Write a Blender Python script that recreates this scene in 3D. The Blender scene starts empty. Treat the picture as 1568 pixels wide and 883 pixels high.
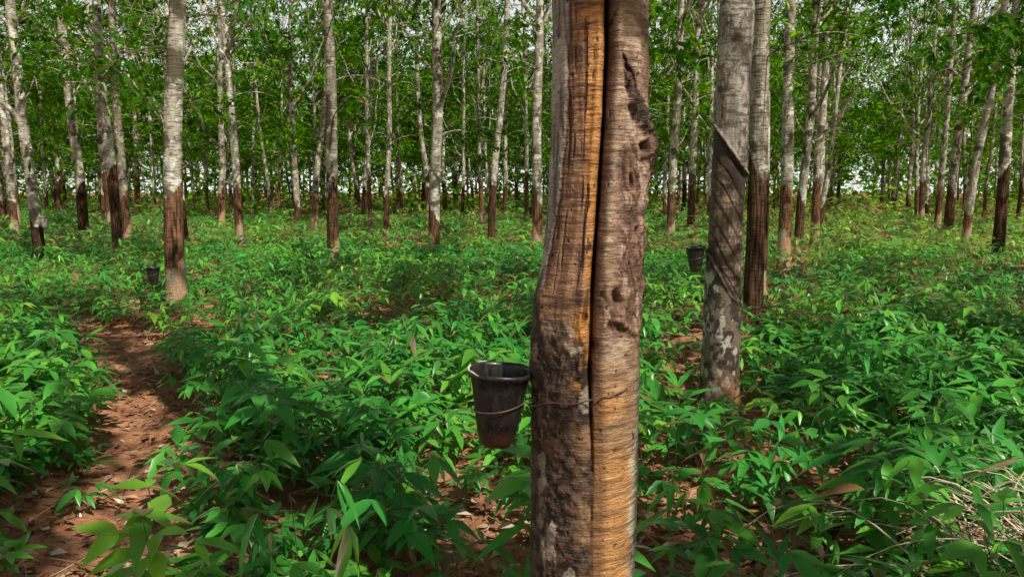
import bpy, math, numpy as np
from mathutils import Vector
rng = np.random.default_rng(11)
sc = bpy.context.scene
PI = math.pi
# ------------------------------------------------------------ noise
_tab = np.random.default_rng(3).random((8, 256, 256))
def vnoise(x, y, k=0):
    x = np.asarray(x, float); y = np.asarray(y, float)
    xi = np.floor(x).astype(int); yi = np.floor(y).astype(int)
    fx = x-xi; fy = y-yi
    fx = fx*fx*(3-2*fx); fy = fy*fy*(3-2*fy)
    t = _tab[k % 8]
    a = t[xi % 256, yi % 256]; b = t[(xi+1) % 256, yi % 256]
    c = t[xi % 256, (yi+1) % 256]; d = t[(xi+1) % 256, (yi+1) % 256]
    return (a*(1-fx)+b*fx)*(1-fy)+(c*(1-fx)+d*fx)*fy
def fbm(x, y, k=0, o=4):
    s = 0; a = .5; n = 0
    for i in range(o):
        s = s+a*vnoise(x*2**i+17*i, y*2**i+9*i, k+i); n += a; a *= .5
    return s/n
def sstep(a, b, x):
    t = np.clip((x-a)/(b-a), 0, 1); return t*t*(3-2*t)
def mixc(c1, c2, m):
    return c1*(1-m[..., None])+np.asarray(c2)*m[..., None]
def gh(x, y):
    return (fbm(np.asarray(x)*.6+50, np.asarray(y)*.6+50, 1, 3)-.5)*.16+(vnoise(np.asarray(x)*3.+9, np.asarray(y)*3.+90, 2)-.5)*.03
# ------------------------------------------------------------ mesh utils
def make_mesh(name, V, F, mats, midx=None, col=None, smooth=True):
    me = bpy.data.meshes.new(name)
    V = np.asarray(V, np.float32); F = np.asarray(F, np.int32)
    me.vertices.add(len(V)); me.vertices.foreach_set('co', V.ravel())
    me.loops.add(F.size); me.loops.foreach_set('vertex_index', F.ravel())
    me.polygons.add(len(F)); me.polygons.foreach_set('loop_start', np.arange(0, F.size, 4, dtype=np.int32))
    for m in mats: me.materials.append(m)
    if midx is not None: me.polygons.foreach_set('material_index', np.asarray(midx, np.int32))
    me.update(calc_edges=True)
    if smooth: me.polygons.foreach_set('use_smooth', np.ones(len(F), bool))
    if col is not None:
        a = me.color_attributes.new('Col', 'FLOAT_COLOR', 'POINT')
        c = np.ones((len(V), 4), np.float32); c[:, :3] = col
        a.data.foreach_set('color', c.ravel())
    me.update()
    return me
def add_obj(name, me, loc=(0, 0, 0), parent=None, rz=0, scale=None):
    o = bpy.data.objects.new(name, me); sc.collection.objects.link(o)
    o.location = loc; o.rotation_euler = (0, 0, rz)
    if scale: o.scale = scale
    if parent: o.parent = parent
    return o
class MB:
    def __init__(s): s.V = []; s.F = []; s.C = []; s.M = []; s.n = 0
    def add(s, V, F, col=(1, 1, 1), m=0):
        V = np.asarray(V, float).reshape(-1, 3); F = np.asarray(F).reshape(-1, 4)
        s.V.append(V); s.F.append(F+s.n); s.n += len(V)
        c = np.empty((len(V), 3)); c[:] = col; s.C.append(c); s.M.append(np.full(len(F), m))
    def mesh(s, name, mats, smooth=True):
        return make_mesh(name, np.concatenate(s.V), np.concatenate(s.F), mats, np.concatenate(s.M), np.concatenate(s.C), smooth)
def tube(P, R, n=8):
    P = np.asarray(P, float); R = np.broadcast_to(np.asarray(R, float), (len(P),))
    T = np.gradient(P, axis=0); T /= np.linalg.norm(T, axis=1)[:, None]+1e-9
    ref = np.array([0, 0, 1.]) if abs(T[:, 2]).mean() < .8 else np.array([1., 0, 0])
    A = np.cross(T, ref); A /= np.linalg.norm(A, axis=1)[:, None]+1e-9; B = np.cross(T, A)
    an = np.linspace(0, 2*PI, n, endpoint=False)
    V = P[:, None]+R[:, None, None]*(np.cos(an)[None, :, None]*A[:, None]+np.sin(an)[None, :, None]*B[:, None])
    i = np.arange(len(P)-1)[:, None]*n; j = np.arange(n)[None]; k = (j+1) % n
    F = np.stack([i+j, i+k, i+n+k, i+n+j], -1).reshape(-1, 4)
    return V.reshape(-1, 3), F
def nrm(v): return v/(np.linalg.norm(v, axis=-1, keepdims=True)+1e-9)
TH = dict(a=[0, .14, .38, .70, 1], w=[.06, .62, 1, .60, .02])
TM = dict(a=[0, .38, 1], w=[.1, 1, .03])
def leaves(P, D, U, L, W, droop, fold, kind):
    n = len(P); S = nrm(np.cross(D, U)); U = np.cross(S, D)
    L = np.broadcast_to(L, (n,)); W = np.broadcast_to(W, (n,)); droop = np.broadcast_to(droop, (n,))
    if kind == 'L':
        a = np.array([0, .45, 1, .45]); b = np.array([0, 1, 0, -1.]); F0 = np.array([[0, 1, 2, 3]]); f = np.zeros(4)
    else:
        T = TH if kind == 'H' else TM
        cols = np.array([-1, 0, 1.])
        a = np.repeat(T['a'], 3); b = (np.array(T['w'])[:, None]*cols).ravel(); r = len(T['a'])
        F0 = np.array([[i*3+j, i*3+j+1, i*3+j+4, i*3+j+3] for i in range(r-1) for j in range(2)])
        f = np.abs(b)
    V = P[:, None]+D[:, None]*(a[None, :, None]*L[:, None, None])+S[:, None]*(b[None, :, None]*W[:, None, None]*.5) \
        + U[:, None]*((fold*f[None]*W[:, None]-droop[:, None]*a[None]**2*L[:, None])[..., None])
    k = len(a); F = F0[None]+np.arange(n)[:, None, None]*k
    return V.reshape(-1, 3), F.reshape(-1, 4), k
# ------------------------------------------------------------ materials
class NT:
    def __init__(s, name):
        s.m = bpy.data.materials.new(name); s.m.use_nodes = True; s.t = s.m.node_tree
        s.t.nodes.clear(); s.out = s.t.nodes.new('ShaderNodeOutputMaterial')
    def n(s, ty, **kw):
        nd = s.t.nodes.new(ty)
        for k, v in kw.items():
            if k.startswith('i_'):
                key = k[2:]; key = int(key) if key.isdigit() else key.replace('_', ' ')
                s.set(nd.inputs[key], v)
            else: setattr(nd, k, v)
        return nd
    def set(s, sock, v):
        if isinstance(v, bpy.types.NodeSocket): s.t.links.new(v, sock)
        elif isinstance(v, (tuple, list)) and len(v) == 3 and sock.type == 'RGBA': sock.default_value = (*v, 1)
        else: sock.default_value = v
    def noise(s, vec, scale, det=4, rough=.55):
        return s.n('ShaderNodeTexNoise', i_Vector=vec, i_Scale=scale, i_Detail=det, i_Roughness=rough).outputs['Fac']
    def ramp(s, f, a, b):
        return s.n('ShaderNodeMapRange', i_Value=f, i_From_Min=a, i_From_Max=b).outputs[0]
    def mix(s, f, a, b, mode='MIX'):
        nd = s.t.nodes.new('ShaderNodeMix'); nd.data_type = 'RGBA'; nd.blend_type = mode
        s.set(nd.inputs[0], f); s.set(nd.inputs[6], a); s.set(nd.inputs[7], b); return nd.outputs[2]
    def math(s, op, a, b=0.):
        nd = s.n('ShaderNodeMath', operation=op); s.set(nd.inputs[0], a); s.set(nd.inputs[1], b); return nd.outputs[0]
    def map(s, vec, sc_):
        return s.n('ShaderNodeMapping', i_Vector=vec, i_Scale=sc_).outputs[0]
    def obj(s): return s.n('ShaderNodeTexCoord').outputs['Object']
    def col(s): return s.n('ShaderNodeVertexColor', layer_name='Col').outputs['Color']
    def bump(s, h, st, d=.01): return s.n('ShaderNodeBump', i_Height=h, i_Strength=st, i_Distance=d).outputs[0]
    def pbsdf(s, c, r, nm=None, spec=.5, metal=0.):
        p = s.n('ShaderNodeBsdfPrincipled', i_Base_Color=c, i_Roughness=r, i_Metallic=metal)
        p.inputs['Specular IOR Level'].default_value = spec
        if nm: s.set(p.inputs['Normal'], nm)
        return p.outputs[0]
    def diff(s, c, nm=None):
        p = s.n('ShaderNodeBsdfDiffuse', i_Color=c)
        if nm: s.set(p.inputs['Normal'], nm)
        return p.outputs[0]
    def mixs(s, f, a, b):
        m = s.n('ShaderNodeMixShader', i_0=f); s.set(m.inputs[1], a); s.set(m.inputs[2], b); return m.outputs[0]
    def done(s, sh): s.t.links.new(sh, s.out.inputs[0]); return s.m
def leaf_mat(name, trans, tmul, gl, rough):
    t = NT(name); c2 = t.col()
    b = t.diff(c2)
    tr = t.n('ShaderNodeBsdfTranslucent', i_Color=t.mix(1., c2, tmul, 'MULTIPLY')).outputs[0]
    m = t.mixs(trans, b, tr)
    if gl:
        g_ = t.n('ShaderNodeBsdfGlossy', i_Color=(1., 1., 1.), i_Roughness=rough).outputs[0]
        fr = t.n('ShaderNodeFresnel', i_IOR=1.42).outputs[0]
        m = t.mixs(t.math('MULTIPLY', fr, gl), m, g_)
    return t.done(m)
M_under = leaf_mat('undergrowth_leaf', .33, (1.7, 1.4, .4), .9, .34)
M_crown = leaf_mat('canopy_leaf', .48, (1.9, 1.5, .4), 0, .4)
def bark_tree():
    t = NT('rubber_bark'); v = t.obj()
    rnd = t.n('ShaderNodeObjectInfo').outputs['Random']
    r2 = t.math('FRACT', t.math('MULTIPLY', rnd, 7.31)); r3 = t.math('FRACT', t.math('MULTIPLY', rnd, 23.7)); r4 = t.math('FRACT', t.math('MULTIPLY', rnd, 61.3))
    sep = t.n('ShaderNodeSeparateXYZ', i_Vector=v).outputs
    cmb = t.n('ShaderNodeCombineXYZ', i_X=t.math('MULTIPLY', rnd, 37.), i_Y=t.math('MULTIPLY', rnd, 11.), i_Z=t.math('MULTIPLY', rnd, 53.)).outputs[0]
    va = t.n('ShaderNodeVectorMath', operation='ADD', i_0=v, i_1=cmb).outputs[0]
    n1 = t.noise(t.map(va, (1, 1, .35)), 9., 3); n2 = t.noise(va, 7., 3); n3 = t.noise(t.map(va, (1, 1, 7)), 8., 2); n4 = t.noise(t.map(va, (8, 8, .8)), 5., 2)
    c = t.mix(t.ramp(n1, .35, .65), (.25, .215, .17), (.56, .51, .43))
    c = t.mix(t.ramp(n2, .54, .59), c, (.74, .72, .64))
    c = t.mix(t.ramp(t.noise(va, 3.3, 4), .54, .60), c, (.13, .115, .075))
    c = t.mix(t.math('MULTIPLY', t.ramp(n3, .54, .62), .75), c, (.10, .08, .06))
    c = t.mix(1., c, t.mix(r4, (.62, .59, .54), (1.1, 1.1, 1.08)), 'MULTIPLY')
    pan = t.mix(t.ramp(n4, .38, .62), (.022, .016, .012), (.12, .072, .048))
    pan = t.mix(t.math('MULTIPLY', t.ramp(n3, .52, .62), .6), pan, (.018, .012, .01))
    pan = t.mix(1., pan, t.mix(r3, (.7, .67, .64), (2.5, 2.1, 1.7)), 'MULTIPLY')
    zz = t.math('ADD', sep[2], t.math('MULTIPLY', sep[0], 1.8))
    zz = t.math('ADD', zz, t.math('MULTIPLY', n2, .35))
    zl = t.math('ADD', zz, t.math('MULTIPLY', n4, .4))
    low = t.mix(t.ramp(n1, .4, .6), (.46, .25, .13), (.38, .32, .25))
    pan = t.mix(t.ramp(zl, t.math('ADD', .50, t.math('MULTIPLY', r3, .7)), t.math('ADD', .40, t.math('MULTIPLY', r3, .7))), pan, low)
    thr = t.math('ADD', 1.15, t.math('MULTIPLY', r2, 1.1))
    pm = t.ramp(t.math('SUBTRACT', thr, zz), -.02, .03)
    c = t.mix(pm, c, pan)
    h = t.math('ADD', t.math('ADD', n3, n4), n1)
    return t.done(t.diff(c, t.bump(h, .6, .02)))
M_bark = bark_tree()
def bark_col(name, bs=.5):
    t = NT(name); c = t.col(); v = t.obj()
    f = t.noise(t.map(v, (30, 30, 260)), 1., 3); g = t.noise(v, 140., 3, .7)
    c = t.mix(t.ramp(f, .30, .75), t.mix(1., c, (.60, .55, .52), 'MULTIPLY'), t.mix(1., c, (1.38, 1.35, 1.32), 'MULTIPLY'))
    c = t.mix(t.ramp(g, .58, .70), c, t.mix(1., c, (.5, .45, .42), 'MULTIPLY'))
    return t.done(t.pbsdf(c, .6, t.bump(t.math('ADD', f, g), bs, .005), .35))
M_mbark = bark_col('tapped_bark', .85)
def soil():
    t = NT('red_soil'); v = t.obj()
    c = t.mix(t.ramp(t.noise(v, 1.3, 3), .35, .65), (.38, .155, .08), (.60, .31, .18))
    c = t.mix(t.ramp(t.noise(v, 22., 3, .7), .5, .62), c, (.27, .118, .066))
    n = t.noise(v, 55., 3, .7)
    c = t.mix(t.ramp(n, .60, .68), c, (.64, .45, .32))
    return t.done(t.diff(c, t.bump(n, .7, .03)))
M_soil = soil()
def litter():
    t = NT('dry_leaf'); return t.done(t.diff(t.col()))
M_lit = litter()
def cupm(name='dark_cup_plastic', a=(.010, .009, .009), b_=(.042, .033, .029)):
    t = NT(name); v = t.obj()
    n = t.noise(t.map(v, (1, 1, .4)), 45., 5, .65)
    c = t.mix(t.ramp(n, .4, .7), a, b_)
    z = t.n('ShaderNodeSeparateXYZ', i_Vector=v).outputs[2]
    c = t.mix(t.math('MULTIPLY', t.ramp(t.math('ADD', z, t.math('MULTIPLY', n, .06)), -.115, -.16), .8), c, (.14, .055, .035))
    c = t.mix(t.math('MULTIPLY', t.ramp(t.noise(v, 160., 3, .7), .63, .71), .5), c, (.25, .22, .20))
    return t.done(t.pbsdf(c, t.ramp(n, .1, 1.2), t.bump(n, .3, .004), .5))
M_cup = cupm(); M_cup2 = cupm('weathered_cup', (.30, .28, .25), (.5, .47, .42))
def simple(name, a, b, sc_, r, st=.3, spec=.4, metal=0.):
    t = NT(name); n = t.noise(t.obj(), sc_, 4)
    return t.done(t.pbsdf(t.mix(t.ramp(n, .35, .65), a, b), r, t.bump(n, st, .005), spec, metal))
M_latex = simple('dried_latex', (.55, .5, .42), (.75, .72, .66), 60., .5)
M_wire = simple('rusty_wire', (.10, .07, .06), (.22, .16, .13), 80., .5, metal=.3)
M_log = simple('rotten_wood', (.05, .03, .02), (.18, .10, .06), 14., .9, 1.)
# ------------------------------------------------------------ sun
el = math.radians(50); az = nrm(np.array([.62, -.78])); tanel = math.tan(el)
S = np.array([az[0]*math.cos(el), az[1]*math.cos(el), math.sin(el)])
sun = bpy.data.lights.new('sun', 'SUN'); sun.energy = 5; sun.angle = math.radians(.5); sun.color = (1, .95, .84)
so = bpy.data.objects.new('sun', sun); sc.collection.objects.link(so)
so.rotation_euler = Vector(S).to_track_quat('Z', 'Y').to_euler(); so.location = (8, -6, 14)
w = bpy.data.worlds.new('World'); sc.world = w; w.use_nodes = True
nt = w.node_tree; bg = nt.nodes['Background']; sk = nt.nodes.new('ShaderNodeTexSky')
sk.sky_type = 'NISHITA'; sk.sun_disc = False; sk.sun_elevation = el; sk.sun_rotation = math.atan2(az[0], az[1])
sk.dust_density = 1.0; sk.air_density = .8; sk.ozone_density = .6
tcn = nt.nodes.new('ShaderNodeTexCoord'); spn = nt.nodes.new('ShaderNodeSeparateXYZ'); nt.links.new(tcn.outputs['Generated'], spn.inputs[0])
mrn = nt.nodes.new('ShaderNodeMapRange'); nt.links.new(spn.outputs[2], mrn.inputs[0])
mrn.inputs[1].default_value = .05; mrn.inputs[2].default_value = .55; mrn.inputs[3].default_value = .95; mrn.inputs[4].default_value = .05
mxn = nt.nodes.new('ShaderNodeMix'); mxn.data_type = 'RGBA'; nt.links.new(mrn.outputs[0], mxn.inputs[0])
mxn.inputs[7].default_value = (19, 19.2, 18.8, 1)
nt.links.new(sk.outputs[0], mxn.inputs[6]); nt.links.new(mxn.outputs[2], bg.inputs[0]); bg.inputs[1].default_value = .06
sc.view_settings.view_transform = 'Standard'; sc.view_settings.look = 'None'; sc.view_settings.exposure = 0
# ------------------------------------------------------------ ground
def axis(lo, hi, step, far):
    a = np.arange(lo, hi, step); b = hi+np.cumsum(step*1.22**np.arange(1, 40)); b = b[b < far]
    c = lo-np.cumsum(step*1.22**np.arange(1, 40)); c = c[c > -far]
    return np.concatenate([[-far], c[::-1], a, b, [far]])
xs = axis(-8, 8, .06, 400); ys = axis(1, 14, .06, 400)
X, Y = np.meshgrid(xs, ys); 
paths = [np.array([(-1.4, .5), (-1.5, 2.74), (-2.05, 4.06), (-2.75, 5.45), (-3.45, 6.54), (-4.82, 8.15), (-7, 9.3), (-12, 10.5)]),
         np.array([(.8, 1.5), (.95, 3.0), (1.3, 4.7), (1.55, 6), (2.3, 8), (3.7, 9.7), (5.9, 15.5), (9.6, 24)])]
def pdist(x, y, P):
    d = np.full(np.shape(x), 1e9)
    for a, b in zip(P[:-1], P[1:]):
        ab = b-a; t = np.clip(((x-a[0])*ab[0]+(y-a[1])*ab[1])/(ab@ab), 0, 1)
        d = np.minimum(d, np.hypot(x-a[0]-t*ab[0], y-a[1]-t*ab[1]))
    return d
Z = gh(X, Y)-.04*np.exp(-(pdist(X, Y, paths[0])/.35)**2)
Z = Z+(fbm(X*9, Y*9, 4, 2)-.5)*.03
Z = np.where((np.abs(X) > 60) | (np.abs(Y) > 100), 0, Z)
nx, ny = len(xs), len(ys); i = np.arange(ny-1)[:, None]*nx; j = np.arange(nx-1)[None]
add_obj('ground', make_mesh('ground', np.stack([X, Y, Z], -1).reshape(-1, 3), np.stack([i+j, i+j+1, i+nx+j+1, i+nx+j], -1).reshape(-1, 4), [M_soil]))
# ------------------------------------------------------------ tree variants
def wood(r, seed, fork=None):
    m = MB(); zt = 11.
    zs = np.concatenate([np.linspace(-.1, .4, 6), np.linspace(.5, zt, 34)])
    lx, ly = r.normal(0, .018, 2)
    wob = np.stack([(fbm(zs*.22+seed*7, zs*0+seed, 0, 2)-.5)*.30+lx*zs, (fbm(zs*.22+seed*3, zs*0+seed+5, 2, 2)-.5)*.30+ly*zs, zs], -1)
    wob[:, :2] -= wob[5, :2]; wob[:, :2] *= np.clip(zs/3, 0, 1)[:, None]
    R = .120*(1-.055*np.clip(zs, 0, 12))+.035*np.exp(-np.clip(zs, 0, 9)/.15)
    R = R*(1+.05*(vnoise(zs*2.2, zs*0+seed*3, 1)-.5))
    V, F = tube(wob, R, 20)
    an = np.tile(np.arange(20), len(zs)); zz = np.repeat(zs, 20)
    k = 1+.07*(vnoise(an*.7+seed, zz*2., 3)-.5)
    cx = np.repeat(wob[:, :2], 20, axis=0); V[:, :2] = cx+(V[:, :2]-cx)*k[:, None]
    m.add(V, F)
    tips = []
    for b in range(7):
        z0 = (fork if (fork and b == 0) else r.uniform(4.2, 9.5)); a = r.uniform(0, 2*PI)
        p0 = np.array([np.interp(z0, zs, wob[:, 0]), np.interp(z0, zs, wob[:, 1]), z0])
        Lb = r.uniform(2.2, 4.); t = np.linspace(0, 1, 9)
        out = r.uniform(.35, .7)*Lb
        pts = p0+np.stack([np.cos(a)*out*t**.85, np.sin(a)*out*t**.85, Lb*(.75*t+.15*t*t)], -1)
        pts[1:] += r.normal(0, .05, (8, 3))
        r0 = np.interp(z0, zs, R)*r.uniform(.36, .58)
        V, F = tube(pts, r0*(1-.8*t), 8); m.add(V, F)
        tips += [pts[4], pts[6], pts[8]]
        for q in range(3):
            s = pts[r.integers(3, 8)]; d = nrm(np.array([r.normal(), r.normal(), r.uniform(-.1, .6)])); l = r.uniform(.6, 1.4)
            tt = np.linspace(0, 1, 5)[:, None]; pp = s+d*l*tt+np.array([0, 0, -.15])*tt**2
            V, F = tube(pp, .012*(1-.7*tt[:, 0]), 5); m.add(V, F); tips += [pp[-1]]
    for q in range(8):
        z0 = r.uniform(2.4, 6.5); a = r.uniform(0, 2*PI); tt = np.linspace(0, 1, 6)
        p0 = np.array([np.interp(z0, zs, wob[:, 0]), np.interp(z0, zs, wob[:, 1]), z0]); l = r.uniform(.8, 1.9)
        pp = p0+np.stack([np.cos(a)*l*tt, np.sin(a)*l*tt, .5*l*tt-.45*l*tt**2], -1)
        V, F = tube(pp, .013*(1-.7*tt), 5); m.add(V, F); tips += [pp[3], pp[-1]]
    return m.mesh('trunk_wood', [M_bark]), np.array(tips)
def crown_leaves(r, tips, n=3800):
    k = 22
    a = r.uniform(0, 2*PI, k); rr = np.sqrt(r.random(k))*2.4; z = r.uniform(4.2, 10.5, k)
    extra = np.stack([rr*np.cos(a), rr*np.sin(a), z], -1)
    C = np.concatenate([tips, extra])
    idx = r.integers(0, len(C), n); sub = r.normal(0, .24, (len(C)*4, 3)); sub[:, 2] *= .6
    P = C[idx]+sub[idx*4+r.integers(0, 4, n)]+r.normal(0, .085, (n, 3))
    D = nrm(np.stack([r.normal(0, 1, n), r.normal(0, 1, n), r.normal(-.35, .4, n)], -1))
    U = nrm(np.stack([r.normal(0, .35, n), r.normal(0, .35, n), np.ones(n)], -1))
    L = r.uniform(.14, .25, n); tint = r.random(n); br = r.uniform(.45, 1.3, n)*(.45+1.0*vnoise(P[:, 0]*1.2, P[:, 2]*1.2, 3))
    c = np.stack([.055+.18*tint**2, .20+.20*tint, .018+.008*tint], -1)*br[:, None]
    return P, D, U, L, c
def crown_mesh(P, D, U, L, c, kind='L'):
    V, F, k = leaves(P, D, U, L, L*.40, .15, .12, kind)
    return make_mesh('crown', V, F, [M_crown], None, np.repeat(c, k, 0), False)
variants = []
for v in range(7):
    r = np.random.default_rng(100+v)
    wm, tips = wood(r, v+1, [None, 2.8, None, 3.4, None, None, 3.0][v])
    variants.append((wm, tips, crown_leaves(r, tips)))
T1 = (0.2, 1.85); T2 = (1.43, 5.0)
gaps_ground = [(-1.75, 3.3, .28), (-1.45, 2.7, .25), (-2.1, 4.3, .3), (.4, 4., .4), (-.4, 5.2, .45), (1.6, 3.9, .3), (2.6, 4.6, .5), (-.5, 2.6, .35), (.1, 3.1, .3),
               (-.6, 3.4, .35), (-3.5, 5.2, .5), (2.2, 7.8, .55), (3.8, 10., .7), (-4.6, 6.4, .6), (1.05, 3.2, .25), (-4.9, 12.2, .9), (3.4, 6.2, .6), (-3.24, 13.3, .5),
               (2.1, 2.9, .55), (-2.9, 3.9, .4), (-1.2, 6.8, .6), (.8, 6.3, .4), (-2.3, 8.8, .8), (1.2, 9.5, .8), (-6.5, 10.2, .9), (-.2, 13.5, 1.2), (5.2, 8.4, .7)]  # ground spots whose overhead leaves are removed to let the sun in
def keep_mask(P, r):  # cuts crown leaves along sun rays, shaping the canopy for sun patches
    k = np.ones(len(P), bool)
    h = P[:, 2]-.25
    gx = P[:, 0]-az[0]*h/tanel; gy = P[:, 1]-az[1]*h/tanel
    big = fbm(gx*.35+31, gy*.35+12, 2, 2); sm = fbm(gx*.95+5, gy*.95+40, 5, 2)
    op = .42*big+.58*sm
    thr = .515-.035*sstep(6, 13, gy)-.07*sstep(8.5, 12, gy)*sstep(2.5, 5.5, gx-.2*gy)+.2*sstep(34, 44, gy)
    k &= ~((op > thr) & (r.random(len(P)) < .99))
    for (tx, ty), rad, zl, zh, pr in [(T1, .25, .3, 2.3, 1.), (T2, .22, 1.2, 2.9, .95), (T2, .2, .0, .5, 1.)]:
        dx = P[:, 0]-tx; dy = P[:, 1]-ty
        d = np.abs(dx*az[1]-dy*az[0]); al = dx*az[0]+dy*az[1]; zh_ = P[:, 2]-al*tanel
        k &= ~((d < rad) & (al > .3) & (zh_ > zl) & (zh_ < zh) & (r.random(len(P)) < pr))
    for x, y, rad in gaps_ground:
        k &= ~((np.hypot(gx-x, gy-y) < rad*1.15))
    k &= ~((np.hypot(P[:, 0], P[:, 1]) < 3.5) & (P[:, 2] < 3.2))
    return k
def place_tree(x, y, name='rubber_tree', parent=None, vi=None, s=1., rz=None):
    r = np.random.default_rng(int(abs(x*131+y*977))+5)
    vi = r.integers(0, 7) if vi is None else vi; rz = r.uniform(0, 2*PI) if rz is None else rz
    wm, tips, lv = variants[vi]; th = r.uniform(.60, 1.15) if y > 19 else r.uniform(.82, 1.05)
    o = add_obj(name, wm, (x, y, float(gh(x, y))-.02), parent, rz, (s*th, s*th, s*r.uniform(.95, 1.1)))
    if y > 16: o.rotation_euler = (r.normal(0, .03), r.normal(0, .03), rz)
    P, D, U, L, c = lv
    cs, sn = math.cos(rz), math.sin(rz)
    Wp = np.stack([(P[:, 0]*cs-P[:, 1]*sn)*s+x, (P[:, 0]*sn+P[:, 1]*cs)*s+y, P[:, 2]*o.scale[2]], -1)
    k = keep_mask(Wp, r)
    if y > 40: k &= r.random(len(P)) < .60
    Lk = L[k]*(1+.45*sstep(28, 45, y))
    ch = add_obj('crown', crown_mesh(P[k], D[k], U[k], Lk, c[k], 'L'), parent=o); ch.scale = (1/th, 1/th, 1)
    return o
named = [(-8.9, 14., 1, .95), (-8.1, 15.3, 0, 1.), (-4.18, 9.2, 2, 1.), (-6.2, 17, 4, .95), (-3.24, 13.5, 5, 1.05), (-1.62, 15.5, 1, 1.05), (-.53, 18.8, 2, .95), (.63, 18.5, 4, 1.1),
         (2.55, 7.8, 5, 1.), (3.4, 10.2, 2, 1.05), (4.75, 13., 0, 1.), (6., 15.6, 1, .95), (9.8, 15., 0, 1.), (11.2, 18.4, 2, 1.), (12.6, 21.6, 4, 1.), (14, 24.6, 5, 1.),
         (-11.2, 19.5, 2, 1.), (-10.6, 20.5, 0, 1.), (-9.4, 21.5, 6, .9), (-7.7, 17.5, 3, .9), (-13, 14, 3, 1.), (7.7, 9.6, 6, 1.)]
placed = {}
for x, y, v, s in named: placed[(x, y)] = place_tree(x, y, 'rubber_tree', None, v, s)
for k in range(-4, 5):
    c = -.8+4*k
    for y in np.arange(-10.3, 26, 3.1):
        x = .44*y+c+rng.uniform(-.2, .2); yy = y+rng.uniform(-.3, .3)
        if any(math.hypot(x-a, yy-b) < 2.2 for a, b, _, _ in named+[(T1[0], T1[1], 0, 0), (T2[0], T2[1], 0, 0)]): continue
        if math.hypot(x, yy) < 2.2: continue
        if yy > 1 and abs(x) < .70*yy+.6 and yy < 19.5: continue
        if yy < 0 and (x < -6): continue
        if yy < 8 and x < -10: continue
        place_tree(x, yy, 'rubber_tree')
far = bpy.data.objects.new('distant_rubber_trees', None); sc.collection.objects.link(far)
for k in range(-22, 12):
    c = -.8+4*k
    for y in np.arange(20, 88, 3.1):
        x = .44*y+c+rng.normal(0, .35); yy = y+rng.normal(0, .6)
        if abs(x) > .74*yy+4: continue
        if yy < 26 and k in range(-4, 5): continue
        if yy > 50 and rng.random() < .3: continue
        if any(math.hypot(x-a, yy-b) < 2. for a, b, _, _ in named): continue
        place_tree(x, yy, 'distant_tree', far, s=rng.uniform(.85, 1.1))
def spray(parent, p0, p1, n, r0=.02, spread=.32, sag=.3):
    r = np.random.default_rng(int(abs(p1[0]*77+p1[2]*31)*10)); t = np.linspace(0, 1, 12)[:, None]
    p0 = np.array(p0); p1 = np.array(p1); B = p0*(1-t)+p1*t; B[:, 2] += sag*np.sin(t[:, 0]*PI)
    m = MB(); V, F = tube(B, r0*(1-.75*t[:, 0]), 6); m.add(V, F); P_ = []
    for q in range(9):
        s = B[r.integers(4, 12)]; d = nrm(np.array([r.normal(), r.normal(), r.uniform(-.5, .4)])); tt = np.linspace(0, 1, 5)[:, None]
        pp = s+d*r.uniform(.3, .9)*tt-np.array([0, 0, .12])*tt**2; V, F = tube(pp, .006*(1-.6*tt[:, 0]), 5); m.add(V, F); P_ += [pp[2], pp[3], pp[4]]
    P_ = np.array(P_); P = P_[r.integers(0, len(P_), n)]+r.normal(0, spread*.3, (n, 3))
    D = nrm(np.stack([r.normal(0, 1, n), r.normal(0, 1, n), r.normal(-.5, .4, n)], -1)); U = nrm(np.stack([r.normal(0, .4, n), r.normal(0, .4, n), np.ones(n)], -1))
    L = r.uniform(.11, .2, n); V, F, k = leaves(P, D, U, L, L*.38, .2, .15, 'M'); tn = r.random(n)
    c = np.stack([.03+.05*tn, .14+.11*tn, .02+0*tn], -1); o = add_obj('branch_wood', m.mesh('branch', [M_log]), parent=parent)
    me = make_mesh('branch_leaves', V, F, [M_crown], None, np.repeat(c, k, 0)); q = add_obj('branch_leaves', me, parent=parent)
    for ob in (o, q): ob.matrix_parent_inverse = parent.matrix_basis.inverted()
rb = placed[(7.7, 9.6)]
spray(rb, (7.7, 9.6, 3.2), (5.2, 9.0, 3.3), 420); spray(rb, (7.7, 9.6, 3.6), (5.9, 10.2, 3.0), 380); spray(rb, (7.7, 9.6, 2.8), (6.0, 8.8, 2.75), 300, sag=.15); spray(rb, (7.7, 9.6, 4.3), (4.6, 9.8, 3.9), 380)
lt = placed[(-4.18, 9.2)]
spray(lt, (-4.18, 9.2, 3.2), (-4.9, 8.9, 2.75), 70, .01, .2, .1); spray(lt, (-4.18, 9.2, 3.5), (-3.1, 9.5, 3.5), 90, .01, .25, .1)
spray(placed[(-8.9, 14.)], (-8.9, 14, 4.2), (-7.6, 13.2, 3.8), 160); spray(placed[(-1.62, 15.5)], (-1.6, 15.5, 4.2), (-.4, 15., 4.3), 160)
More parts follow.
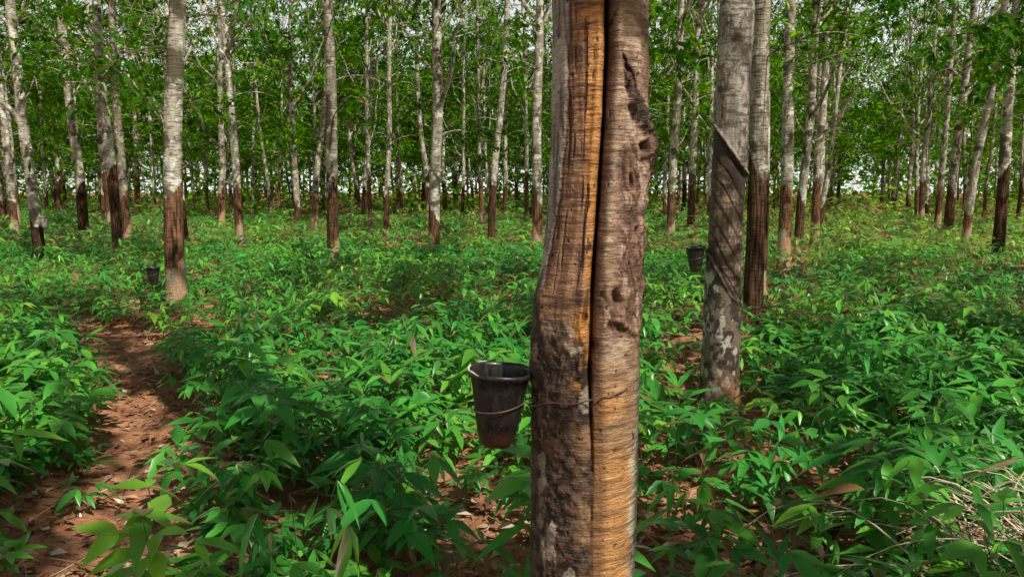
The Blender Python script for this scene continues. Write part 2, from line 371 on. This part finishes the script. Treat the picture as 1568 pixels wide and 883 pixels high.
# ------------------------------------------------------------ detailed trunks
def detail_trunk(name, prof, zs, nphi, fn, mat, cy, facing):
    phi = np.linspace(-PI, PI, nphi, endpoint=False)
    PZ, PH = np.meshgrid(zs, phi, indexing='ij')
    zp, xp, rp = [np.array(a) for a in prof]
    cx = np.interp(PZ, zp, xp); R = np.interp(PZ, zp, rp)
    dr, col = fn(PH, PZ); R = R+dr
    f = np.array(facing); f = f/np.linalg.norm(f); rt = np.array([-f[1], f[0]])
    Xv = cx+R*(np.cos(PH)*f[0]+np.sin(PH)*rt[0]); Yv = cy+R*(np.cos(PH)*f[1]+np.sin(PH)*rt[1])
    n = nphi; m = len(zs); i = np.arange(m-1)[:, None]*n; j = np.arange(n)[None]; k = (j+1) % n
    F = np.stack([i+j, i+k, i+n+k, i+n+j], -1).reshape(-1, 4)
    return make_mesh(name, np.stack([Xv, Yv, PZ], -1).reshape(-1, 3), F, [mat], None, col.reshape(-1, 3)), phi
gz = np.array([-.1, .49, .817, .991, 1.16, 1.325, 1.486, 1.644, 1.798, 1.95, 3, 6])
gs_ = np.array([.2, .18, .15, .11, .05, .0, .0, .04, .10, .14, .2, .2])
mprof = ([-.1, 0, .15, .49, .817, .991, 1.16, 1.257, 1.325, 1.486, 1.644, 1.798, 1.95, 3, 6, 9.5],
         [.18, .18, .182, .1844, .1873, .1875, .193, .198, .2027, .2117, .215, .2156, .2118, .24, .32, .3],
         [.20, .18, .152, .137, .136, .1355, .129, .128, .123, .116, .1135, .1115, .1115, .105, .085, .04])
def g(x, s): return np.exp(-(x/s)**2)
def main_fn(ph, z):
    pg = np.arcsin(np.interp(z, gz, gs_))+.07*(fbm(z*6, z*0+3, 2, 4)-.5)
    d = ph-pg
    ax = ph*.12
    n_s = fbm(ax*12, z*9, 0, 4); n_f = fbm(ax*60, z*45, 1, 4); n_h = fbm(ax*14, z*150, 2, 3); n_h2 = fbm(ax*6+5, z*320, 3, 2); n_v = fbm(ax*110, z*10, 4, 4)
    left = d < 0
    col = np.zeros(ph.shape+(3,)); col[:] = (.34, .225, .14)
    col = mixc(col, (.50, .37, .26), sstep(.42, .62, n_s))
    col = mixc(col, (.20, .12, .075), sstep(.48, .60, fbm(ax*25, z*30, 5, 3))*.65)
    col = mixc(col, (.12, .065, .04), (~left)*sstep(.30, .12, d+.12*(n_v-.5))*sstep(1.0, 1.15, z)*.75)  # shading on the right lobe beside the groove, painted as dark brown
    lowR = sstep(1.14, 1.0, z+.12*(n_s-.5))
    col = mixc(col, (.56, .28, .09), lowR*(~left)*(.45+.5*n_v))
    col = mixc(col, (.62, .53, .40), lowR*sstep(.85, 1.15, ph+.6*(n_s-.5)))  # lit right edge painted in as a paler colour
    col = mixc(col, (.24, .12, .05), lowR*(~left)*sstep(.36, .12, d)*.9)
    col = mixc(col, (.26, .17, .10), lowR*(~left)*sstep(.54, .64, fbm(ax*16+2, z*12, 6, 4))*.7)
    upL = sstep(1.16, 1.22, z+.06*(n_s-.5))*left
    col = mixc(col, (.38, .22, .13), upL)
    col = mixc(col, (.17, .09, .05), upL*sstep(.46, .58, n_v)*.75)
    wo = np.interp(z, [1.2, 1.4, 1.6, 1.75, 1.95, 4], [.13, .20, .32, .46, .60, .6])
    org = upL*sstep(wo+.06, wo-.06, -d+.2*(n_f-.5))
    col = mixc(col, (.66, .30, .075), org*(.5+.4*n_v))
    mid = upL*g(-d-wo-.10, .06)*sstep(1.4, 1.6, z); col = mixc(col, (.14, .055, .025), mid*.7*sstep(.3, .5, n_f))
    be = np.interp(z, [1.15, 1.3, 1.5, 1.95, 4], [-1.25, -1.1, -.86, -.68, -.5])+.16*(fbm(ax*0+4, z*25, 6, 4)-.5)
    gb = sstep(1.2, 1.3, z)*sstep(.02, -.02, ph-be)
    bark = mixc(np.zeros(ph.shape+(3,))+np.array([.17, .14, .115]), (.36, .33, .29), sstep(.4, .6, n_v))
    bark = mixc(bark, (.46, .44, .38), sstep(.58, .64, n_s))
    col = col*(1-gb[..., None])+bark*gb[..., None]
    edge = g(ph-be-.03, .03)*sstep(1.25, 1.35, z); col = mixc(col, (.06, .03, .018), edge*.85)
    ll = sstep(1.24, 1.15, z+.15*(n_s-.5)-.10*sstep(-.9, -1.3, ph))*left
    dk = mixc(np.zeros(ph.shape+(3,))+np.array([.042, .027, .019]), (.13, .08, .05), sstep(.42, .62, n_f))
    dk = mixc(dk, (.38, .31, .24), sstep(.59, .65, fbm(ax*28+3, z*11, 6, 4))*sstep(-1.25, -.7, ph))
    dk = mixc(dk, (.34, .20, .10), sstep(-.42, -.2, ph-pg)*sstep(.4, .6, n_s))
    col = col*(1-ll[..., None])+dk*ll[..., None]
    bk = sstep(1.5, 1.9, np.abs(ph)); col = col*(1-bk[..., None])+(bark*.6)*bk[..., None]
    wx = ax+.03*(fbm(ax*20, z*12, 7, 3)-.5)
    kn = fbm(wx*40+2, z*19, 3, 5); kv = fbm(wx*95+7, z*16, 5, 4); rid = 1-np.abs(2*kv-1)
    km = sstep(1.14, 1.2, z)*sstep(1.90, 1.80, z)*sstep(.30, .62, ph+.5*(n_s-.5)+.25*sstep(1.3, 1.2, z))*sstep(1.8, 1.45, ph)
    km = np.clip(km*(.38+.62*sstep(1.66, 1.52, z)), 0, 1)
    dr = km*(.028*(kn-.45)+.013*(rid-.75))
    kc = mixc(np.zeros(ph.shape+(3,))+np.array([.22, .125, .085]), (.52, .37, .28), sstep(.36, .58, kn))
    kc = mixc(kc, (.08, .042, .028), sstep(.88, .975, rid)*.9)
    kc = mixc(kc, (.12, .065, .042), sstep(.58, .66, fbm(wx*22, z*14, 1, 3))*.75)
    col = col*(1-km[..., None])+kc*km[..., None]
    sp = np.sin(np.clip(ph, -1.5, 1.5)); zc = 1.80-.235*(sp-.42)+.035*(n_s-.5)+.02*(n_f-.5)
    cm = sstep(.40, .50, ph+.12*(n_f-.5))*sstep(1.9, 1.6, ph); thick = np.interp(sp, [.4, .6, .85, 1], [.025, .065, .10, .12])
    dist = (zc-z)/thick
    wound = cm*sstep(-.15, .05, dist)*sstep(1.4, .9, dist+1.3*(n_f-.5)); dr += cm*(.022*np.exp(-((dist-.7)/.5)**2)*sstep(.45, .8, sp)-.016*g(dist-.05, .12))+wound*(.022*(n_f-.5)+.014*(rid-.75))
    col = mixc(col, (.048, .025, .017), wound*.97); col = mixc(col, (.010, .006, .005), cm*np.clip(g(dist-.05, .16)*1.4, 0, 1)); col = mixc(col, (.15, .085, .055), wound*sstep(.5, .6, kv)*.6); col = mixc(col, (.015, .008, .006), wound*sstep(.9, .97, rid))
    for (s0, z0, a, b, dep, rot) in [(.46, 1.245, .15, .034, .010, .3), (.80, 1.40, .12, .03, .006, -.5), (.66, 1.52, .10, .028, .005, .4), (.80, 1.60, .16, .02, .010, .1)]:
        p0 = math.asin(s0); uu = (ph-p0)*.125+.012*(n_s-.5); vv = z-z0+.022*(fbm(ax*30, z*30, 2, 2)-.5)
        u2 = uu*math.cos(rot)+vv*math.sin(rot); v2 = -uu*math.sin(rot)+vv*math.cos(rot)
        q = np.sqrt((u2/(a*.12))**2+(v2/b)**2)+.5*(n_f-.5)
        dr += dep*(np.exp(-((q-1)/.38)**2)-.9*np.exp(-(q/.45)**2)+.4*np.cos(q*9)*np.exp(-q))
        col = mixc(col, (.06, .03, .02), np.exp(-(q/.42)**2)*.85); col = mixc(col, (.45, .26, .17), np.exp(-((q-1.0)/.3)**2)*.5); col = mixc(col, (.10, .05, .03), np.exp(-((q-1.55)/.16)**2)*.5)
    zr = 1.20-.06*(ph-.4)+.02*(n_s-.5); rm_ = sstep(.25, .45, ph)*sstep(1.25, 1., ph)
    dr += .008*rm_*g(z-zr, .009); col = mixc(col, (.07, .035, .02), rm_*g(z-zr+.014, .005)*.85)
    gd = np.interp(z, [.3, .8, .95, 1.05, 2.2, 3, 4], [.002, .005, .018, .040, .040, .02, 0])
    wdt = np.interp(z, [.3, .9, 1.1, 1.5, 2], [.015, .025, .05, .045, .05])*(.6+.9*fbm(ax*0, z*14, 1, 4))
    gg = g(d, wdt); dr -= gd*gg; dr += gd*.25*(g(d-.2, .1)+g(d+.17, .08))-gd*.35*g(d, .20)
    dr += .006*sstep(.95, 1.1, z)*(fbm(ax*20, z*14, 6, 3)-.5)*g(d, .35)
    col = mixc(col, (.022, .011, .007), np.clip(gg*1.5, 0, 1)*np.clip(gd/.02, .5, 1))
    hz = sstep(1.0, 1.06, z)*sstep(1.27, 1.2, z)*g(d+.16, .17); hn = fbm(ax*35, z*24, 5, 4)
    dr += hz*(.026*(hn-.5)); col = mixc(col, (.70, .31, .07), hz*sstep(.46, .56, hn)*.9); col = mixc(col, (.04, .018, .01), hz*sstep(.45, .36, hn))
    for (dz, dd, a, b) in [(1.105, -.13, .06, .03), (1.20, -.12, .05, .012), (1.135, .05, .05, .02)]:
        q = np.sqrt(((d-dd)/a)**2+((z-dz)/b)**2)+1.1*(n_f-.5); dr -= .014*np.exp(-(q/.8)**2); col = mixc(col, (.02, .01, .006), np.exp(-(q/.7)**2))
    dr += .012*sstep(.0, .1, z-.98)*sstep(1.3, 1.2, z)*sstep(-.7, -1.2, ph)*(.4+1.2*fbm(ax*25, z*22, 0, 4))
    dr += (ll*.007+.002)*(n_f-.5)*1.4+.005*(n_s-.5)+ll*.004*(rid-.7)
    dr += gb*.005+gb*.004*(n_v-.5)
    tap = (1-gb)*(1-ll)*(1-bk)*(1-.7*km)
    dr += tap*.0024*(n_h-.5)+tap*.001*(n_h2-.5)
    dkl = tap*sstep(.56, .66, n_h)*(.45+.55*sstep(.4, .6, n_s)); col = mixc(col, (.08, .042, .025), dkl*.7)
    lt = tap*sstep(.42, .30, n_h); col = col*(1+.25*lt[..., None])
    pn = fbm(ax*90, z*55, 7, 2); pit = sstep(.80, .86, pn); col = mixc(col, (.03, .015, .01), pit*.8); dr -= .003*pit
    ck = upL*(1-gb)*sstep(.62, .67, fbm(ax*75+3, z*5, 6, 3)); col = mixc(col, (.07, .03, .018), ck*.8); dr -= .003*ck
    return dr, np.clip(col, .004, .62)
zs = np.concatenate([np.linspace(-.1, .40, 50), np.arange(.403, 2.1, .0021), np.linspace(2.11, 3.2, 100), np.linspace(3.25, 9.5, 60)])
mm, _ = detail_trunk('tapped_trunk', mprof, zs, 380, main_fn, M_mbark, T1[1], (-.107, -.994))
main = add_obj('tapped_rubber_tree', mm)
def crown_for(parent, x, y, vi):
    P, D, U, L, c = variants[vi][2]; Wp = P+np.array([x, y, 0]); k = keep_mask(Wp, rng)
    add_obj('crown', crown_mesh(Wp[k], D[k], U[k], L[k], c[k]), parent=parent)
def limbs(parent, x, y, seed):
    r = np.random.default_rng(seed); m = MB()
    for q in range(7):
        z0 = r.uniform(4.5, 8.5); a = r.uniform(0, 2*PI); t = np.linspace(0, 1, 9); Lb = r.uniform(2, 3.6)
        pp = np.array([x+.05, y, z0])+np.stack([np.cos(a)*Lb*.5*t, np.sin(a)*Lb*.5*t, Lb*.8*t], -1); V, F = tube(pp, .05*(1-.8*t), 8); m.add(V, F)
    add_obj('limbs', m.mesh('limbs', [M_bark]), parent=parent)
crown_for(main, *T1, 2); limbs(main, .3, T1[1], 5)
def r_fn(ph, z):
    ax = ph*.12
    n_s = fbm(ax*12+9, z*6, 1, 4); n_f = fbm(ax*55, z*35, 2, 4); n_h = fbm(ax*10, z*60, 3, 3); n_v = fbm(ax*110, z*8, 4, 4); n_p = fbm(ax*30, z*20+4, 5, 4)
    s = np.sin(ph)
    col = np.zeros(ph.shape+(3,))+np.array([.22, .19, .15]); col = mixc(col, (.38, .34, .29), sstep(.4, .6, n_v)); col = mixc(col, (.50, .48, .42), sstep(.55, .62, n_s)*.8)
    col = mixc(col, (.10, .08, .06), sstep(.58, .66, n_h)*.8); col = mixc(col, (.07, .05, .035), sstep(.6, .66, n_p)*.7)
    top = 1.77-.17*s+.03*(n_s-.5)
    pan = np.zeros(ph.shape+(3,))+np.array([.26, .17, .115]); pan = mixc(pan, (.44, .34, .245), sstep(.42, .60, n_v)); pan = mixc(pan, (.10, .06, .04), sstep(.52, .62, n_p)*.8)
    pan = mixc(pan, (.05, .03, .022), sstep(.30, .16, top-z+.10*(n_f-.5))*.95)
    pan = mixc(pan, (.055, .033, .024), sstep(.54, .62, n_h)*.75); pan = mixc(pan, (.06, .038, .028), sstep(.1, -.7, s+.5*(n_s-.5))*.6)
    pm = sstep(.01, -.01, z-top)
    low = np.zeros(ph.shape+(3,))+np.array([.18, .14, .10]); low = mixc(low, (.05, .035, .025), sstep(.48, .55, n_p)); low = mixc(low, (.46, .44, .38), sstep(.57, .64, fbm(ax*22, z*14, 6, 4)))
    low = mixc(low, (.40, .20, .085), sstep(.40, .10, z+.3*(n_s-.5))*sstep(-.5, .3, ph)*sstep(.35, .55, n_f+.08)*.85)  # sunlit orange at the trunk foot, painted into the colour
    bnd = .90-.20*s+.05*(n_s-.5); lm = sstep(.01, -.01, z-bnd)
    col = col*(1-pm[..., None])+pan*pm[..., None]; col = col*(1-lm[..., None])+low*lm[..., None]
    dr = -.010*pm+.008*lm+.004*(n_f-.5)+.016*(n_s-.5)+.018*g(z-top, .018)+.014*g(z-bnd, .016)
    cuts = g(z-top+.03, .022)+g(z-bnd-.02, .018)
    for zz, sl, ww in [(1.60, .17, .012), (1.46, .18, .010), (1.32, .17, .020), (1.18, .19, .010), (1.06, .18, .014), (.97, .2, .008)]: cuts = cuts+.9*g(z-zz+sl*s+.05*(n_s-.5), ww)*sstep(.3, .5, n_f+.1)
    col = mixc(col, (.018, .011, .008), np.clip(cuts, 0, 1)*.92); dr -= .008*np.clip(cuts, 0, 1)
    dr += .03*np.exp(-np.clip(z, 0, 9)/.1)*(.6+.8*vnoise(ph*1.6, z*0, 2))
    return dr, np.clip(col, .004, .62)
rprof = ([-.1, 0, .2, .84, 1.6, 2.7, 6, 9.5], [1.425, 1.425, 1.428, 1.43, 1.435, 1.45, 1.5, 1.5], [.15, .14, .13, .127, .118, .108, .085, .04])
rm, _ = detail_trunk('tapped_trunk', rprof, np.concatenate([np.arange(-.1, 2.9, .007), np.linspace(2.95, 9.5, 60)]), 180, r_fn, M_mbark, T2[1], (-.275, -.96))
rt = add_obj('tapped_rubber_tree', rm); crown_for(rt, *T2, 4); limbs(rt, 1.47, 5., 8)
# ------------------------------------------------------------ cups
def cup(x, y, z, sc_=1., tilt=(0, 0, 0), mat=None):
    prof = [(.0, -.198), (.018, -.197), (.034, -.190), (.044, -.176), (.049, -.155), (.058, -.10), (.067, -.04), (.0725, -.012), (.078, -.010), (.0795, -.003), (.078, .002), (.074, .002), (.0715, -.006), (.063, -.05), (.054, -.11), (.045, -.150), (.0, -.155)]
    n = 64; an = np.linspace(0, 2*PI, n, endpoint=False); m = MB()
    pr = np.array(prof); V = np.stack([pr[:, 0, None]*np.cos(an), pr[:, 0, None]*np.sin(an), np.repeat(pr[:, 1, None], n, 1)], -1)
    V[..., 0] *= 1+.02*np.cos(2*an+1)[None]; V[..., 2] += .002*np.sin(3*an)[None]
    i = np.arange(len(pr)-1)[:, None]*n; j = np.arange(n)[None]; k = (j+1) % n
    F = np.stack([i+j, i+k, i+n+k, i+n+j], -1).reshape(-1, 4); m.add(V, F)
    o = add_obj('latex_collection_cup', m.mesh('cup_body', [mat or M_cup]), (x, y, z)); o.scale = (sc_,)*3; o.rotation_euler = tilt
    a = np.linspace(PI*.62, PI*1.28, 26); q = MB()
    pts = np.stack([.0775*np.cos(a), .0775*np.sin(a), .001+.0015*np.sin(a*9)], -1)
    V, F = tube(pts, .0028*np.sin(np.linspace(.05, PI-.05, 26))**.5, 8); q.add(V, F)
    rr = np.array([0, .02, .04, .052]); V = np.stack([rr[:, None]*np.cos(an), rr[:, None]*np.sin(an), np.repeat([[-.118], [-.118], [-.1175], [-.117]], n, 1)], -1)
    i = np.arange(3)[:, None]*n; F = np.stack([i+j, i+k, i+n+k, i+n+j], -1).reshape(-1, 4); q.add(V, F)
    add_obj('dried_latex', q.mesh('dried_latex', [M_latex]), parent=o)
    a = np.linspace(0, 2*PI, 49); wv = MB(); V, F = tube(np.stack([.0675*np.cos(a), .0675*np.sin(a), -.082+.014*np.cos(a-.3)], -1), .0018, 8); wv.add(V, F)
    V, F = tube(np.array([(.064, 0, -.071), (.085, .0, -.066), (.10, .01, -.07), (.13, .03, -.08)]), .0018, 8); wv.add(V, F)
    add_obj('wire_hanger', wv.mesh('wire', [M_wire]), parent=o)
    return o
cup(-.030, 1.84, 1.050, 1.03, (math.radians(2), math.radians(3), 0))
cup(1.225, 4.97, 1.125, .85, (0, math.radians(-2), 0))
cup(-4.42, 9.12, .56, 1.1); cup(-8.62, 13.8, 1.02, 1.15, (0, 0, 0), M_cup2); cup(.46, 18.3, 1.1, 1.0)
pz = np.array([-2.6, -2.1, -1.6, -1.1, -.6, -.2, .1, .4, .75, .8]); pzz = np.array([.93, .935, .95, .972, .99, 1.0, 1.008, 1.018, 1.031, 1.024])
pp = np.interp(np.linspace(0, 1, 60), np.linspace(0, 1, 10), pz); zz = np.interp(pp, pz[:9], pzz[:9])+.003*np.sin(pp*7)
f = nrm(np.array([-.107, -.994])); rt_ = np.array([-f[1], f[0]]); RR = .1395+.003*np.sin(pp*4)+.005*sstep(-.8, -1.3, pp)
wp = np.stack([.188+RR*(np.cos(pp)*f[0]+np.sin(pp)*rt_[0]), 1.85+RR*(np.cos(pp)*f[1]+np.sin(pp)*rt_[1]), zz], -1)
V, F = tube(wp, .0018, 8); m = MB(); m.add(V, F); add_obj('binding_wire', m.mesh('binding_wire', [M_wire]))
# ------------------------------------------------------------ undergrowth
def in_view(x, y, mrg=1.): return np.abs(x) < .72*y+mrg
def density(x, y):
    d = np.clip(.74+2.4*(fbm(x*.7+7, y*.7, 3, 3)-.45), .20, 1)
    d *= sstep(.20, .46, pdist(x, y, paths[0])+.18*(fbm(x*3, y*3, 5, 2)-.5))
    d *= .28+.72*sstep(.15, .75, pdist(x, y, paths[1])+.5*(fbm(x*1.5, y*1.5, 6, 2)-.5))
    for tx, ty, rr in [(*T1, .3), (*T2, .3), (-4.18, 9.2, .3), (-4.9, 12.3, .9), (2.05, 2.7, .35)]: d *= sstep(rr*.6, rr*1.3, np.hypot(x-tx, y-ty))
    return d
mb = MB()
def plants(n, ylo, yhi, kind, K, lscale, hs=(.2, .5), stems=True, mrg=1., power=1):
    y = ylo+(yhi-ylo)*rng.random(n)**power; x = rng.uniform(-1, 1, n)*(.72*yhi+mrg)
    ok = in_view(x, y, mrg) & (rng.random(n) < density(x, y)) & (np.hypot(x, y) > 1.75)
    ok &= ~((np.abs(x-.5) < .9) & (y < 1.9))
    x = x[ok]; y = y[ok]; N = len(x); z = gh(x, y)
    big = .55+.85*rng.random(N)**1.8
    H = rng.uniform(*hs, N)*(.5+.9*fbm(x*.8, y*.8, 6, 2))*big*1.1; lean = rng.normal(0, .10, (N, 2))
    sp = rng.random(N)
    j = np.arange(K)[None]; fr = .30+.70*(j+.5)/K+rng.uniform(-.06, .06, (N, K))
    fr = np.where((sp < .45)[:, None], 1-(1-fr)*.35, fr)
    a = j*2.4+rng.uniform(0, 6.3, (N, 1))+rng.normal(0, .3, (N, K))
    pl = rng.uniform(.03, .13, (N, K))*np.where(sp < .45, .6, 1.1)[:, None]*big[:, None]
    base = np.stack([x[:, None]+lean[:, :1]*fr, y[:, None]+lean[:, 1:]*fr, z[:, None]+H[:, None]*fr], -1)
    tip = base+np.stack([np.cos(a)*pl, np.sin(a)*pl, .35*pl], -1)
    off = np.array([-.95, 0, .95])[None, None]+rng.normal(0, .15, (N, K, 3))
    aa = a[..., None]+off
    pitch = np.where(sp < .45, -.05, np.where(sp < .88, -.25, -1.0))[:, None, None]+rng.normal(0, .26, (N, K, 3))
    pitch = np.where((sp > .95)[:, None, None], .7, pitch)
    D = np.stack([np.cos(aa)*np.cos(pitch), np.sin(aa)*np.cos(pitch), np.sin(pitch)], -1).reshape(-1, 3)
    U = nrm(np.stack([rng.normal(0, .25, len(D)), rng.normal(0, .25, len(D)), np.ones(len(D))], -1))
    P = np.repeat(tip.reshape(-1, 3), 3, 0)
    L = np.repeat(.6+.45*big, K*3)*rng.uniform(.075, .14, N*K*3)*lscale; L *= np.where(np.repeat(sp, K*3) > .8, 1.2, 1)
    L *= np.tile([.85, 1.1, .85], N*K)
    asp = np.repeat(np.where(sp < .45, .39, np.where(sp < .8, .34, .23))*rng.uniform(.85, 1.2, N), K*3)
    V, F, k = leaves(P, D, U, L, L*asp, rng.uniform(.05, .35, len(P)), .16, kind)
    tn = np.repeat(rng.random(N), K*3)*.6+.4*rng.random(len(P)); tn += .35*np.repeat(sstep(.5, .65, fbm(x*.7+3, y*.7, 2, 2)), K*3)
    gl = np.repeat(sstep(11, 15, y)*sstep(2., 6, x-.15*y)+.3*sstep(12, 18, y), K*3); tn = np.clip(tn*.9+.28*gl, 0, 1.25)  # sunlit glade and far ground painted in as yellower, brighter leaves
    yel = np.repeat(rng.random(N) < .02, K*3)
    c = np.stack([.05+.20*tn**2, .29+.27*tn, .05+.0*tn], -1)*rng.uniform(.6, 1.1, (len(P), 1)); c[yel] = c[yel]*[2., 1.1, .9]
    brn = rng.random(len(P)) < .012; c[brn] = (.28, .17, .07)
    mb.add(V, F, np.repeat(np.clip(c, 0, .6), k, 0))
    if stems:
        A = np.stack([x, y, z-.02], -1); B = base[:, -1]
        an = np.array([0, 2.1, 4.2]); rs = .0025
        ring = np.stack([np.cos(an), np.sin(an), an*0], -1)*rs
        V = np.concatenate([(A[:, None]+ring), (B[:, None]+ring*.6)], 1); F0 = np.array([[0, 1, 4, 3], [1, 2, 5, 4], [2, 0, 3, 5]])
        mb.add(V.reshape(-1, 3), (F0[None]+np.arange(N)[:, None, None]*6).reshape(-1, 4), (.13, .13, .05))
        A = base.reshape(-1, 3); B = tip.reshape(-1, 3); ring = ring*.55
        V = np.concatenate([(A[:, None]+ring), (B[:, None]+ring)], 1)
        mb.add(V.reshape(-1, 3), (F0[None]+np.arange(len(A))[:, None, None]*6).reshape(-1, 4), (.10, .16, .04))
plants(5600, 1.7, 7, 'H', 6, 1.1, (.14, .38), power=.95)
plants(9500, 6.5, 16, 'M', 6, 1.15, (.16, .42), power=.85)
plants(11000, 15, 34, 'L', 5, 1.8, (.2, .46), False, 2, power=.8)
plants(9000, 32, 80, 'L', 4, 3.0, (.3, .9), False, 3, power=.8)
add_obj('undergrowth_plants', mb.mesh('undergrowth', [M_under], True))
# ------------------------------------------------------------ litter
mb = MB()
n = 26000; y = 1.5+16*rng.random(n)**1.3; x = rng.uniform(-1, 1, n)*(.72*y+1.5)
P = np.stack([x, y, gh(x, y)-.04*np.exp(-(pdist(x, y, paths[0])/.35)**2)+rng.uniform(.004, .03, n)], -1)
a = rng.uniform(0, 2*PI, n); D = nrm(np.stack([np.cos(a), np.sin(a), rng.normal(0, .18, n)], -1)); U = nrm(np.stack([rng.normal(0, .3, n), rng.normal(0, .3, n), np.ones(n)], -1))
L = rng.uniform(.03, .10, n); V, F, k = leaves(P, D, U, L, L*rng.uniform(.3, .5, n), rng.normal(0, .25, n), .2, 'M')
pal = np.array([(.34, .18, .105), (.46, .29, .18), (.62, .47, .34), (.20, .09, .05), (.40, .21, .12), (.74, .62, .48)]); c = pal[rng.choice(6, n, p=[.3, .22, .13, .15, .13, .07])]*rng.uniform(.7, 1.15, (n, 1))
mb.add(V, F, np.repeat(c, k, 0))
for q in range(260):
    y0 = 1.8+9*rng.random()**1.4; x0 = rng.uniform(-1, 1)*(.7*y0+1); a = rng.uniform(0, PI); l = rng.uniform(.15, .6); t = np.linspace(-.5, .5, 6)
    bx = x0+np.cos(a)*l*t; by = y0+np.sin(a)*l*t+rng.uniform(-.05, .05)*l*(t*4)**2*.3
    V, F = tube(np.stack([bx, by, gh(bx, by)+.015+rng.uniform(0, .02)], -1), rng.uniform(.0015, .005), 5); mb.add(V, F, pal[rng.integers(0, 3)]*.9)
add_obj('leaf_litter', mb.mesh('leaf_litter', [M_lit]))
mb = MB()
for q in range(110):
    x0 = rng.normal(2.14, .24); y0 = rng.normal(2.52, .24); a = rng.normal(PI*.72, .5); l = rng.uniform(.35, 1.0); t = np.linspace(0, 1, 9)
    h = rng.uniform(.10, .36); bx = x0+np.cos(a)*l*t; by = y0+np.sin(a)*l*t*.8
    pts = np.stack([bx, by, gh(bx, by)+.02+h*np.sin(t*PI*rng.uniform(.7, 1.0))], -1)
    V, F = tube(pts, rng.uniform(.002, .0055)*(1-.6*t), 5)
    mb.add(V, F, np.array((.68, .56, .40))*rng.uniform(.5, 1.1))
add_obj('dry_grass', mb.mesh('dry_grass', [M_lit]))
def log(name, p0, p1, r0, r1, bend=.03):
    t = np.linspace(0, 1, 30)[:, None]; P = np.array(p0)*(1-t)+np.array(p1)*t; P[:, :2] += bend*(fbm(t*5, t*0+r0*99, 1, 3)-.5)*4
    V, F = tube(P, (r0+(r1-r0)*t[:, 0])*(1+.3*(vnoise(t[:, 0]*12, t[:, 0]*0, 2)-.5)), 14); m = MB(); m.add(V, F)
    add_obj(name, m.mesh(name, [M_log]))
log('fallen_branch', (.95, 2.45, .06), (1.85, 3.6, .12), .03, .018)
log('fallen_log', (1.25, 8.3, .10), (2.35, 7.9, .08), .06, .045)
log('fallen_branch', (2.6, 7.6, .12), (4.3, 8.3, .22), .022, .01)
log('fallen_branch', (-1.6, 3.0, .03), (-1.05, 2.65, .03), .011, .006)
# ------------------------------------------------------------ background foliage mass
mb = MB()
def bgf(n, y0, y1, zlow, zhi, l0, l1, thr):
    y = rng.uniform(y0, y1, n); x = rng.uniform(-1, 1, n)*(.72*y+6)
    cl = fbm(x*.22, y*.22, 4, 3); z = rng.random(n)**1.2*(zlow+zhi*sstep(.35, .7, cl)); keep = rng.random(n) < sstep(thr-.1, thr+.1, fbm(x*.5, y*.5+z*.5, 6, 3))+.1
    P = np.stack([x, y, z], -1)[keep]; n = len(P)
    D = nrm(rng.normal(0, 1, (n, 3))*[1, 1, .5]); U = nrm(np.stack([rng.normal(0, .4, n), rng.normal(0, .4, n), np.ones(n)], -1)); L = rng.uniform(l0, l1, n)
    V, F, k = leaves(P, D, U, L, L*.5, .1, .1, 'L'); tn = np.clip(rng.random(n)*.5+fbm(P[:, 0]*.3, P[:, 2]*.6, 1, 3)*.7, 0, 1.2)
    c = np.stack([.06+.19*tn**2, .23+.22*tn, .022+.006*tn], -1)*rng.uniform(.45, 1.2, (n, 1)); mb.add(V, F, np.repeat(c, k, 0))
bgf(34000, 68, 105, 9, 14, .5, 1.0, .40)
bgf(26000, 36, 72, 2.5, 7, .3, .6, .5)
add_obj('background_foliage', mb.mesh('background_foliage', [M_crown], False))
# ------------------------------------------------------------ camera
cam = bpy.data.cameras.new('camera'); co = bpy.data.objects.new('camera', cam); sc.collection.objects.link(co)
cam.sensor_width = 36; cam.lens = 36*1141/1568; cam.clip_end = 1500; cam.clip_start = .05
co.location = (0, 0, 1.5); co.rotation_euler = (math.radians(90-7.5), 0, 0); sc.camera = co
